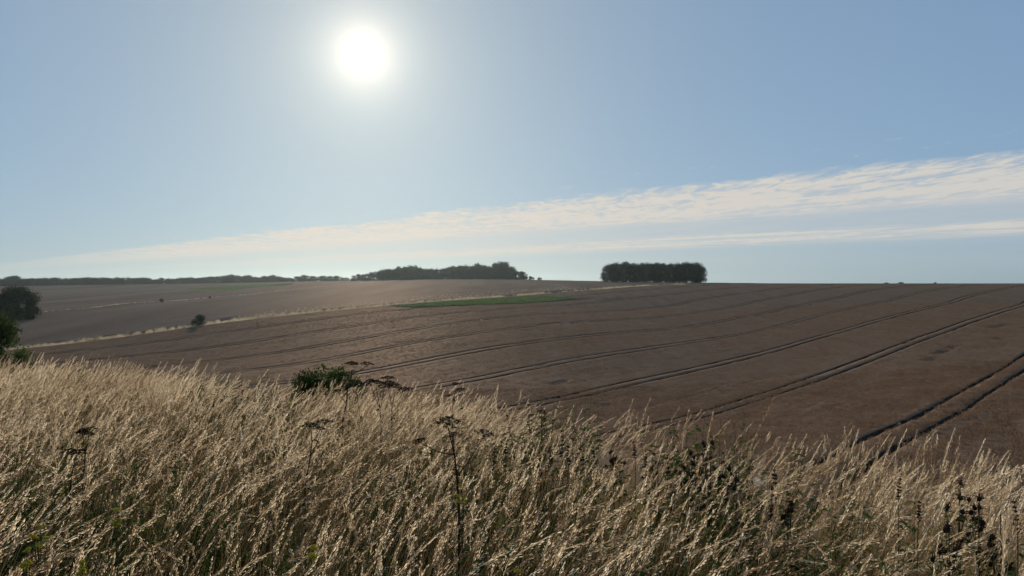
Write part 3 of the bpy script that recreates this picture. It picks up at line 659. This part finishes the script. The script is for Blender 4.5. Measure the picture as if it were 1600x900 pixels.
for u, v, lab in [(830, 431, 'small thin round tree just right of the middle wood'), (843, 433, 'low dark bush just right of the small thin tree beside the middle wood')]:
    D = 512; x = (u-800)/F*D; z = fz(x, D)-0.5; s = max(top_z(v, D)-z, 1.5)/10; tree(far_p, int(u) % 6, x, D, z, lab, 'tree', None, (s*1.5, s*1.5, s))
# the square clump on the crest
tops = [(938, 418), (948, 410), (958, 406.5), (975, 407), (990, 409), (1005, 408), (1020, 407), (1030, 410), (1045, 409), (1060, 409), (1072, 407), (1083, 405.5), (1092, 409), (1103, 417)]
for row in range(2):
    for j, u in enumerate(np.arange(950+row*6, 1097, 12.2)):
        D = 418 + row*7 + random.uniform(-2, 2); x = (u+random.uniform(-2, 2)-800)/F*D; z = fz(x, D)-0.6; h = top_z(interp(tops, u)+random.uniform(-.8, 2.0), D)-z; s = h/13*1.0
        end = (u < 954 or u > 1090) and row == 0
        lab = 'dark tree in the dense square clump on the crest of the hill'
        if end and u < 954: lab = 'leftmost tree of the dark clump on the crest, its low branches reaching out'
        if end and u > 1090: lab = 'rightmost tree of the dark clump on the crest'
        tree(clump_p, (j*2+row) % 5, x, D, z, lab, 'tree', 'trees of the clump on the crest', (s*.98, s*.98, s))
# bushes just showing over the right crest
for u, v, w, lab in [(1385, 441, 1.7, 'tiny dark bush on the right skyline, leftmost of three'), (1408, 440.5, 1.9, 'tiny dark bush on the right skyline, middle one of three'), (1461, 440.6, 1.0, 'tiny dark bush on the right skyline, rightmost of three')]:
    D = 452.0; x = (u-800)/F*D; z = fz(x, D)-0.7; s = max(top_z(v, D)-z, 1.0)/10; tree(far_p, 2, x, D, z, lab, 'bush', 'bushes on the right skyline', (s*w*1.3, s*w*1.3, s), name='bush')
# trees at the left edge
big_p = [tree_meshes(970+i, 12, 10.5, 9000, 0.20, 0.02, 26) for i in range(3)]
for u, vt, vb, D, wpx, lab, i in [(30, 443, 500, 196, 56, 'dark round-topped tree at the left edge, tallest of the group in the far field', 0), (-4, 455, 502, 190, 60, 'dark tree at the left edge beside the tallest one, partly cut by the frame', 1),
                                  (14, 467, 503, 180, 46, 'low dark tree at the left edge in front of the tallest one', 2), (47, 462, 500, 199, 22, 'small dark tree on the right flank of the left group of trees', 1), (-45, 444, 505, 200, 60, 'big dark tree cut off by the left edge of the picture', 0)]:
    x, D = cast(u, vb); z = fz(x, D)-0.6; h = top_z(vt, D)-z; w = wpx/F*D
    tree(big_p, i, x, D, z, lab, 'tree', 'trees at the left edge', (w/10.5, w/10.5, h/12))
hp = tree_meshes(990, 7, 5.5, 11000, 0.085, 0.0, 30, mat='foliage_hedge')
for u, vt, D, wpx, lab in [(2, 474, 46, 118, 'sunlit green hedge bush at the left edge above the dry grass'), (30, 528, 45, 40, 'low green bush at the foot of the hedge bush on the left edge')]:
    x = (u-800)/F*D; z = gz(x, D)-0.1; h = top_z(vt, D)-z; w = wpx/F*D
    tree([hp], 0, x, D, z, lab, 'bush', 'green bushes at the left edge', (w/5.5, w/5.5, h/7), name='hedge_bush')
# bush standing on the strip
sp = tree_meshes(995, 3, 3.6, 3500, 0.09, 0.0, 14)
x, y = cast(312, 508); tree([sp], 0, x, y, fz(x, y)-0.6, 'lone rounded dark bush standing on the pale grass strip', 'bush', None, (1.05, 1.05, 1.05), name='hawthorn_bush')
for u, v, s, lab in [(252, 472, .5, 'tiny dark shrub on the thin pale line in the far field'), (328, 466, .35, 'smallest dark shrub on the thin pale line in the far field')]:
    x, y = cast(u, v); tree([sp], 0, x, y, fz(x, y)-0.1, lab, 'shrub', 'shrubs on the far pale line', (s, s, s), name='shrub')
# shrubs behind the brow of the bank
bp = [tree_meshes(997+i, 3, 2.6, 9500, 0.045, 0.0, 34, mat='foliage_shrub') for i in range(2)]
for u, vt, D, wpx, lab, i in [(512, 554, 13.0, 128, 'dark green leafy shrub showing over the brow behind the tall hogweed', 0), (480, 568, 12.8, 84, 'low green shrub on the left side of the leafy shrub behind the brow', 1), (140, 564, 21.0, 46, 'small dark shrub peeping over the grass at the left', 1), (556, 584, 13.5, 60, 'low shrub on the right side of the leafy shrub behind the brow', 1)]:
    x = (u-800)/F*D; z = gz(x, D)-0.05; h = top_z(vt, D)-z; w = wpx/F*D
    tree(bp, i, x, D, z, lab, 'shrub', 'shrubs behind the brow', (w/2.6, w/2.6, h/3), name='leafy_shrub')

# ------------------------------------------------------------------ dead hogweeds
def umbel_mesh(seed, r, droop=0.0):
    rnd = random.Random(seed); mb = MB(); n = rnd.randint(15, 20)
    for i in range(n):
        f = math.sqrt((i+.5)/n); a = i*2.39996+rnd.uniform(-.2, .2); e = Vector((math.cos(a)*f*r, math.sin(a)*f*r, r*(0.42-0.34*f*f)+rnd.uniform(-.06, .06)*r))
        mb.tube([(0, 0, 0), e*0.55+Vector((0, 0, r*.05)), e], [0.0016, 0.0012, 0.0009], 3, 0)
        for k in range(rnd.randint(9, 13)):
            b = rnd.uniform(0, 6.28); q = rnd.random()**.5*r*0.23; c = e+Vector((math.cos(b)*q, math.sin(b)*q, rnd.uniform(.0, .14)*r))
            mb.tube([e, c], [.0006, .0005], 3, 0)
            s = r*rnd.uniform(.05, .085); ta = rnd.uniform(0, 3.14); tv = Vector((math.cos(ta), math.sin(ta), rnd.uniform(-.3, .3)))*s; uv = Vector((0, 0, 1))*s*1.5
            wv = Vector((-math.sin(ta), math.cos(ta), 0))*s*.45
            mb.add([c-uv*.4, c+tv*.75+uv*.2, c+uv, c-tv*.75+uv*.2, c+wv+uv*.2, c-wv+uv*.2], [(0, 1, 4), (1, 2, 4), (2, 3, 4), (3, 0, 4), (1, 0, 5), (2, 1, 5), (3, 2, 5), (0, 3, 5)], 1)
    return mb.mesh('umbel', [M['weed_stem'], M['weed_black']])
UM = [umbel_mesh(40+i, 0.07) for i in range(5)]
def P3(u, v, D, x0, y0, z0): return Vector(((u-800)/F*D - x0, D-y0, -(v-HZ)/F*D + EYE - z0))
def hogweed(D, stem, umbels, label, rad=0.006, seed=0):
    """stem: picture points from low to high; umbels: (u, v, width px, joint index on the stem or None, depth offset)"""
    rnd = random.Random(seed); u0, v0 = stem[0]; x0 = (u0-800)/F*D; z0 = gz(x0, D)
    r = empty('hogweed', (x0, D, z0), label, 'hogweed', 'dead hogweeds in the grass')
    pts = [Vector((0, 0, -0.05))] + [P3(u, v, D+rnd.uniform(-.03, .03), x0, D, z0) for u, v in stem]; n = len(pts)
    mb = MB(); mb.tube(pts, [rad*(1-.5*i/(n-1)) for i in range(n)], 6); link('stem', mb.mesh('stem', M['weed_dead'], True), r)
    for k, (u, v, w, j, dd) in enumerate(umbels):
        e = P3(u, v, D+dd, x0, D, z0)
        if j is not None:
            s = pts[j+1]; mb = MB(); mb.tube([s, s.lerp(e, .5)+Vector((0, 0, -.012)), e], [rad*.55, rad*.42, rad*.32], 5); link('branch', mb.mesh('branch', M['weed_dead'], True), r)
        sc = (w/F*D)/0.165
        link('umbel', UM[(k+seed) % 5], r, e, (rnd.uniform(-.2, .2), rnd.uniform(-.1, .3), rnd.uniform(0, 6)), (sc, sc, sc*rnd.uniform(.85, 1.1)))
    # a withered leaf sheath where each branch leaves the stem
    mb = MB()
    for p in pts[1:-1]:
        for k in range(2): a = rnd.uniform(0, 6.28); mb.leaf(p, (math.cos(a), math.sin(a), .9), (0, 0, 1), .06, .018, 0, .9)
    if mb.v: link('withered_leaves', mb.mesh('withered_leaves', M['weed_dead']), r)
    return r
hogweed(3.3, [(717, 800), (714, 745), (710, 712), (704, 685), (700, 668)], [(699, 664, 50, None, 0), (656, 692, 25, 2, -.05), (708, 680, 22, 2, .06), (757, 680, 36, 1, .1)], 'largest dark hogweed seed head on a tall stem in the middle of the grass', .0055, 1)
hogweed(6.6, [(535, 660), (541, 630), (543, 605), (549, 585), (550, 578)], [(550, 571, 26, None, 0), (574, 571, 24, 3, .1), (556, 600, 22, 2, -.1), (528, 612, 18, 1, .1)], 'tallest hogweed with a thick stem beside the dark green shrub', .008, 2)
hogweed(6.4, [(562, 652), (560, 630), (556, 612)], [(555, 605, 24, None, 0), (572, 603, 22, 1, .1)], 'short hogweed standing between the tallest one and the wide bushy one', .005, 3)
hogweed(6.2, [(595, 662), (594, 640), (590, 620), (588, 606)], [(588, 600, 26, None, 0), (606, 593, 26, 2, .1), (578, 598, 20, 1, -.1), (600, 606, 28, 1, .15), (612, 604, 24, 0, -.12)], 'wide bushy hogweed with many seed heads against the brown field', .006, 4)
hogweed(6.0, [(612, 655), (612, 635), (616, 618)], [(617, 606, 26, None, 0), (630, 612, 24, 1, .1), (606, 600, 22, 1, -.1), (640, 610, 18, 0, .1)], 'hogweed with drooping heads at the right of the wide bushy one', .005, 5)
hogweed(5.4, [(707, 650), (708, 625), (712, 610)], [(712, 602, 17, None, 0), (719, 610, 18, 1, .08), (701, 620, 15, 0, -.05)], 'slim hogweed standing alone against the field above the largest one', .004, 6)
hogweed(4.2, [(476, 765), (484, 715), (487, 690), (486, 675)], [(486, 668, 30, None, 0), (507, 662, 32, 1, .08), (500, 672, 22, 2, -.08)], 'brownish hogweed half sunk in the grass left of the middle', .005, 7)
hogweed(3.7, [(106, 790), (110, 745), (115, 722)], [(108, 708, 24, None, 0), (119, 709, 28, 1, .06)], 'double-headed dark hogweed low in the grass on the left', .005, 8)
hogweed(4.0, [(128, 760), (132, 710), (134, 690)], [(132, 680, 28, None, 0), (139, 673, 24, 1, -.03), (128, 675, 20, 1, .03)], 'compact dark round hogweed head on the left, above the double one', .005, 9)
hogweed(5.2, [(846, 668), (846, 655), (845, 649)], [(845, 646, 20, None, 0), (830, 650, 12, 0, .05)], 'small flat hogweed head at the brow right of the slim one', .003, 10)

# ------------------------------------------------------------------ whorled seed spikes and thistles
def spike_mesh(seed, L, r):
    rnd = random.Random(seed); mb = MB(); n = int(L/0.026)
    mb.tube([(0, 0, 0), (0.004, 0, L*.5), (0.01, 0.0, L)], [.0022, .0018, .001], 4, 0)
    for i in range(n):
        f = (i+.3+rnd.uniform(-.3, .3))/n; z = L*f; q = r*(1.0-.5*f)*rnd.uniform(.65, 1.15)
        for k in range(rnd.randint(5, 9)):
            a = k*0.698+rnd.uniform(-.2, .2); mb.blob((math.cos(a)*q*.62+.01*f, math.sin(a)*q*.62, z+rnd.uniform(-.004, .004)), q*.42, 1, (1, 1, 1.15), .2)
    return mb.mesh('seed_spike', [M['weed_stem'], M['weed_black']])
SPK = [spike_mesh(60+i, 0.19, 0.016) for i in range(4)]
def stem_leaves(rnd, h, n, l0, l1, mb):
    for i in range(n):
        z = h*rnd.uniform(.25, .92); a = rnd.uniform(0, 6.28); L = rnd.uniform(l0, l1)
        mb.leaf((0.0, 0, z), (math.cos(a), math.sin(a), rnd.uniform(0, .5)), (0, 0, 1), L, L*.38, 0, rnd.uniform(.2, .6))
def spike_plant(u, v, D, hp, label, seed):
    rnd = random.Random(seed); x = (u-800)/F*D; z = gz(x, D); L = hp/F*D; top = -(v-HZ)/F*D+EYE - z; hb = max(top-L, .15)
    r = empty('woundwort', (x, D, z), label, 'weed', 'dark seed spikes in the grass')
    mb = MB(); mb.tube([(0, 0, -.03), (rnd.uniform(-.01, .01), 0, hb*.5), (0, 0, hb)], [.003, .0026, .0022], 5); link('stem', mb.mesh('stem', M['weed_stem'], True), r)
    link('seed_spike', SPK[seed % 4], r, (0, 0, hb), (rnd.uniform(-.08, .08), rnd.uniform(-.05, .14), rnd.uniform(0, 6)), (1.15*rnd.uniform(.7, 1.1), 1.15*rnd.uniform(.7, 1.1), L/.19*rnd.uniform(.75, 1)))
    mb = MB(); stem_leaves(rnd, hb, 14, .04, .08, mb); setp(link('leaves', mb.mesh('leaves', M['weed_leaf']), r), kind='stuff')
sp_list = [(790, 672, 4.5, 36), (822, 682, 4.3, 40), (834, 664, 4.5, 48), (855, 669, 4.5, 44), (863, 690, 4.1, 36), (879, 667, 4.5, 48), (888, 688, 4.1, 40), (911, 681, 4.2, 46), (901, 705, 3.9, 32), (770, 690, 4.2, 38), (993, 684, 4.2, 34), (1213, 722, 3.4, 60), (1206, 755, 3.1, 60), (1405, 738, 3.2, 44), (1436, 776, 2.9, 40), (1010, 700, 3.9, 36), (377, 604, 7.2, 26), (333, 612, 6.8, 24), (1592, 770, 3.0, 60), (932, 692, 4.1, 40), (845, 700, 4.0, 46), (1048, 712, 3.7, 46), (1135, 738, 3.4, 52)]
lab = ['dark seed spike above the right arm of the largest hogweed', 'short dark seed spike, second of the row at the brow', 'tallest slim dark seed spike standing over the row at the brow', 'dark leaning seed spike right of the tallest slim one', 'low dark seed spike in the middle of the row at the brow',
       'thick dark seed spike near the right end of the row at the brow', 'low dark seed spike beside the thick one', 'straight dark seed spike at the right end of the row at the brow', 'lowest dark seed spike of the row, deep in the grass', 'dark seed spike just right of the largest hogweed',
       'lone dark seed spike right of the row, beside the small thistle', 'black leaning seed spike right of the white thistle down', 'thick black seed spike in the dark hollow under the thistle down', 'dark seed spike in the pale grass below the nearest wheel track', 'dark seed spike low in the pale grass at right',
       'dark seed spike between the small thistle and the big one', 'dark seed spike poking up in the green patch at left', 'small dark seed spike at the left of the green patch', 'tall dark seed spike at the right edge of the picture', 'dark seed spike in the gap left of the small thistle', 'sunken dark seed spike in front of the tallest slim one', 'dark seed spike in front of the leafy thistle', 'dark seed spike at the foot of the big thistle']
for i, (a, l) in enumerate(zip(sp_list, lab)): spike_plant(*a, l, 300+i)

def head_mesh(seed):
    rnd = random.Random(seed); mb = MB(); mb.blob((0, 0, 0), .011, 0, (1, 1, 1.1), .15)
    for k in range(14):
        a = rnd.uniform(0, 6.28); e = rnd.uniform(-.3, 1.2); d = Vector((math.cos(a)*math.cos(e), math.sin(a)*math.cos(e), math.sin(e)))
        mb.leaf(d*.007, d, (0, 0, 1), rnd.uniform(.012, .02), .005, 0, 0)
    return mb.mesh('seed_head', [M['weed_black']])
HD = [head_mesh(80+i) for i in range(4)]
def thistle(u, v, D, wpx, nh, label, seed, down=False):
    rnd = random.Random(seed); x = (u-800)/F*D; z = gz(x, D); h = -(v-HZ)/F*D+EYE - z - .03; w = wpx/F*D; nh = max(5, int(nh*.75))
    r = empty('thistle', (x, D, z), label, 'thistle', 'dark thistles in the grass')
    mb = MB(); mb.tube([(0, 0, -.03), (.01, 0, h*.4), (0, 0, h*.95)], [.004, .0034, .002], 5); link('stem', mb.mesh('stem', M['weed_stem'], True), r)
    br = MB(); lv = MB()
    for i in range(nh):
        a = rnd.uniform(0, 6.28); f = rnd.random()**.6; e = Vector((math.cos(a)*w*.5*f, math.sin(a)*w*.5*f, h*(1-.42*f*rnd.uniform(.4, 1.2)))); s = Vector((0, 0, h*rnd.uniform(.4, .75)))
        br.tube([s, s.lerp(e, .55)+Vector((0, 0, -.015)), e], [.002, .0016, .0012], 4)
        sc = rnd.uniform(.8, 1.35); link('seed_head', HD[i % 4], r, e, (rnd.uniform(-.5, .5), rnd.uniform(-.5, .5), rnd.uniform(0, 6)), (sc, sc, sc))
        for k in range(5):
            p = s.lerp(e, rnd.uniform(.2, 1.0)); b = rnd.uniform(0, 6.28); L = rnd.uniform(.022, .045); lv.leaf(p, (math.cos(b), math.sin(b), rnd.uniform(-.1, .7)), (0, 0, 1), L, L*.36, 0, .3)
    link('branches', br.mesh('branches', M['weed_stem'], True), r)
    stem_leaves(rnd, h*.7, 12, .035, .065, lv); setp(link('leaves', lv.mesh('leaves', M['weed_leaf']), r), kind='stuff')
    if down:
        mb = MB()
        for k in range(220):
            a = rnd.uniform(0, 6.28); e = rnd.uniform(-.6, 1.4); d = Vector((math.cos(a)*math.cos(e), math.sin(a)*math.cos(e), math.sin(e))); c = Vector((.003, 0, 0)); q = .026*rnd.uniform(.4, 1.1); sd_ = d.orthogonal().normalized()*.0006
            mb.add([c+d*.006-sd_, c+d*.006+sd_, c+d*q], [(0, 1, 2)])
        link('down_tuft', mb.mesh('down_tuft', M['down']), r, (0, -.02, h))
th = [(1110, 668, 3.9, 74, 42, 'big dark thistle standing above the grass in front of the wheel tracks'), (1075, 690, 3.7, 66, 30, 'dark leafy thistle left of and below the big one'), (958, 674, 4.4, 46, 20, 'small dark thistle with clustered heads at the brow left of the big one'),
      (1028, 700, 4.0, 50, 16, 'thin dark thistle between the small thistle and the big one'), (1150, 722, 3.5, 40, 14, 'low dark thistle between the big one and the white down'), (1500, 738, 3.2, 56, 22, 'dark thistle at the brow near the right edge'), (1530, 758, 3.0, 44, 18, 'dark knotted thistle beside the one at the right brow'),
      (1484, 795, 2.7, 50, 14, 'low dark thistle in the green patch at right'), (1565, 772, 2.9, 40, 16, 'open star-shaped dark thistle near the right edge'), (1235, 770, 3.0, 40, 14, 'shaded dark thistle in the hollow right of the white down')]
for i, a in enumerate(th): thistle(*a[:5], a[5], 600+i)
thistle(1182, 742, 3.2, 20, 6, 'thistle gone to a tuft of white down in the grass at right', 640, True)

# ------------------------------------------------------------------ ragwort
def ragwort(u, v, D, wpx, label, seed):
    rnd = random.Random(seed); x = (u-800)/F*D; z = gz(x, D); h = -(v-HZ)/F*D+EYE-z; h = max(h, .3); w = wpx/F*D
    r = empty('ragwort', (x, D, z), label, 'ragwort', 'yellow ragwort in the grass')
    mb = MB(); mb.tube([(0, 0, -.03), (.01, 0, h*.5), (0, 0, h*.8)], [.003, .0025, .002], 5); link('stem', mb.mesh('stem', M['weed_stem'], True), r)
    lv = MB(); stem_leaves(rnd, h*.8, 16, .04, .07, lv); setp(link('leaves', lv.mesh('leaves', M['weed_leaf']), r), kind='stuff')
    for i in range(5):
        a = i*1.26+rnd.uniform(-.3, .3); f = .75 if i else 0; e = Vector((math.cos(a)*w*.36*f, math.sin(a)*w*.36*f, h*(1-.06*f)-rnd.uniform(0, .03))); mb = MB(); s = Vector((0, 0, h*.74)); mb.tube([s, e], [.0016, .001], 4, 0)
        for k in range(7):
            c = e+Vector((rnd.uniform(-1, 1)*w*.17, rnd.uniform(-1, 1)*w*.17, rnd.uniform(0, .012))); mb.blob(c, .004, 1)
            for q in range(8): b = q*.785; mb.leaf(c, (math.cos(b), math.sin(b), .2), (0, 0, 1), .009, .004, 1, .3)
        link('flower_head', mb.mesh('flower_head', [M['weed_stem'], M['yellow']]), r)
ragwort(62, 820, 2.35, 34, 'yellow ragwort with the broadest flower head low on the left', 1)
ragwort(40, 862, 2.2, 18, 'dull yellow ragwort below the broadest one at the left', 2)
ragwort(127, 868, 2.2, 14, 'small yellow ragwort near the bottom edge at left', 3)
ragwort(182, 796, 2.6, 16, 'greenish yellow ragwort right of and above the broadest one', 4)
ragwort(490, 846, 2.3, 20, 'yellow ragwort in the grass at the bottom left of the middle', 5)
ragwort(508, 892, 2.1, 18, 'yellow ragwort at the very bottom edge left of the middle', 6)
ragwort(722, 760, 2.9, 24, 'faded yellow ragwort at the foot of the largest hogweed', 7)
ragwort(810, 890, 2.1, 22, 'yellow-green ragwort at the bottom edge in the middle', 8)

# ------------------------------------------------------------------ birds
def bird_mesh(mat):
    mb = MB(); mb.tube([(0, -.2, .02), (0, -.12, .03), (0, 0, .02), (0, .12, .03), (0, .19, .05), (0, .25, .04)], [.01, .045, .06, .045, .03, .006], 8)
    b = mb.mesh('body', mat, True); w = []
    for s in (1, -1):
        m2 = MB(); V = [(s*.03, .07, .05), (s*.25, .11, .13), (s*.5, .02, .1), (s*.25, -.04, .12), (s*.03, -.08, .04)]; V2 = [(a, c, d-.012) for a, c, d in V]
        m2.add(V+V2, [(0, 1, 3, 4), (1, 2, 3), (5, 9, 8, 6), (6, 8, 7), (0, 5, 6, 1), (1, 6, 7, 2), (2, 7, 8, 3), (3, 8, 9, 4), (4, 9, 5, 0)]); w.append(m2.mesh('wing', mat))
    return b, w
def bird(loc, label, mat, rz, s):
    b, w = bird_mesh(mat); r = empty('bird', loc, label, 'bird', None, rz); r.scale = (s, s, s); link('body', b, r); link('wing', w[0], r); link('wing', w[1], r)
x, y = cast(752, 503); bird((x, y, fz(x, y)+.35), 'tiny white bird low over the brown field below the green wedge', M['feather'], 1.2, 1.15)
D = 260.0; bird(((660-800)/F*D, D, top_z(321, D)), 'tiny dark bird in the sky over the cloud edge, upper of two', M['feather_dark'], .5, .9)
bird(((660-800)/F*D, D, top_z(337, D)), 'tiny dark bird against the cloud, lower of two', M['feather_dark'], -.7, .9)

# ------------------------------------------------------------------ haze
def build_haze():
    m, nt, out = nmat('haze_air'); v = nt.nodes.new('ShaderNodeVolumePrincipled'); v.inputs['Color'].default_value = HAZE_COL; v.inputs['Density'].default_value = HAZE_D; v.inputs['Anisotropy'].default_value = HAZE_G
    nt.links.new(v.outputs[0], out.inputs['Volume'])
    x, y0, y1, z0, z1 = 1700, -60, 1850, -80, 34
    V = [(-x, y0, z0), (x, y0, z0), (x, y1, z0), (-x, y1, z0), (-x, y0, z1), (x, y0, z1), (x, y1, z1), (-x, y1, z1)]
    me = mesh_np('haze', V, [(0, 3, 2, 1), (4, 5, 6, 7), (0, 1, 5, 4), (1, 2, 6, 5), (2, 3, 7, 6), (3, 0, 4, 7)], [m])
    setp(link('haze', me), 'thin pale summer haze filling the valley air', None, None, 'stuff')
HAZE_COL = (0.72, 0.88, 1.0, 1); HAZE_D = 0.000046; HAZE_G = 0.75
build_haze()
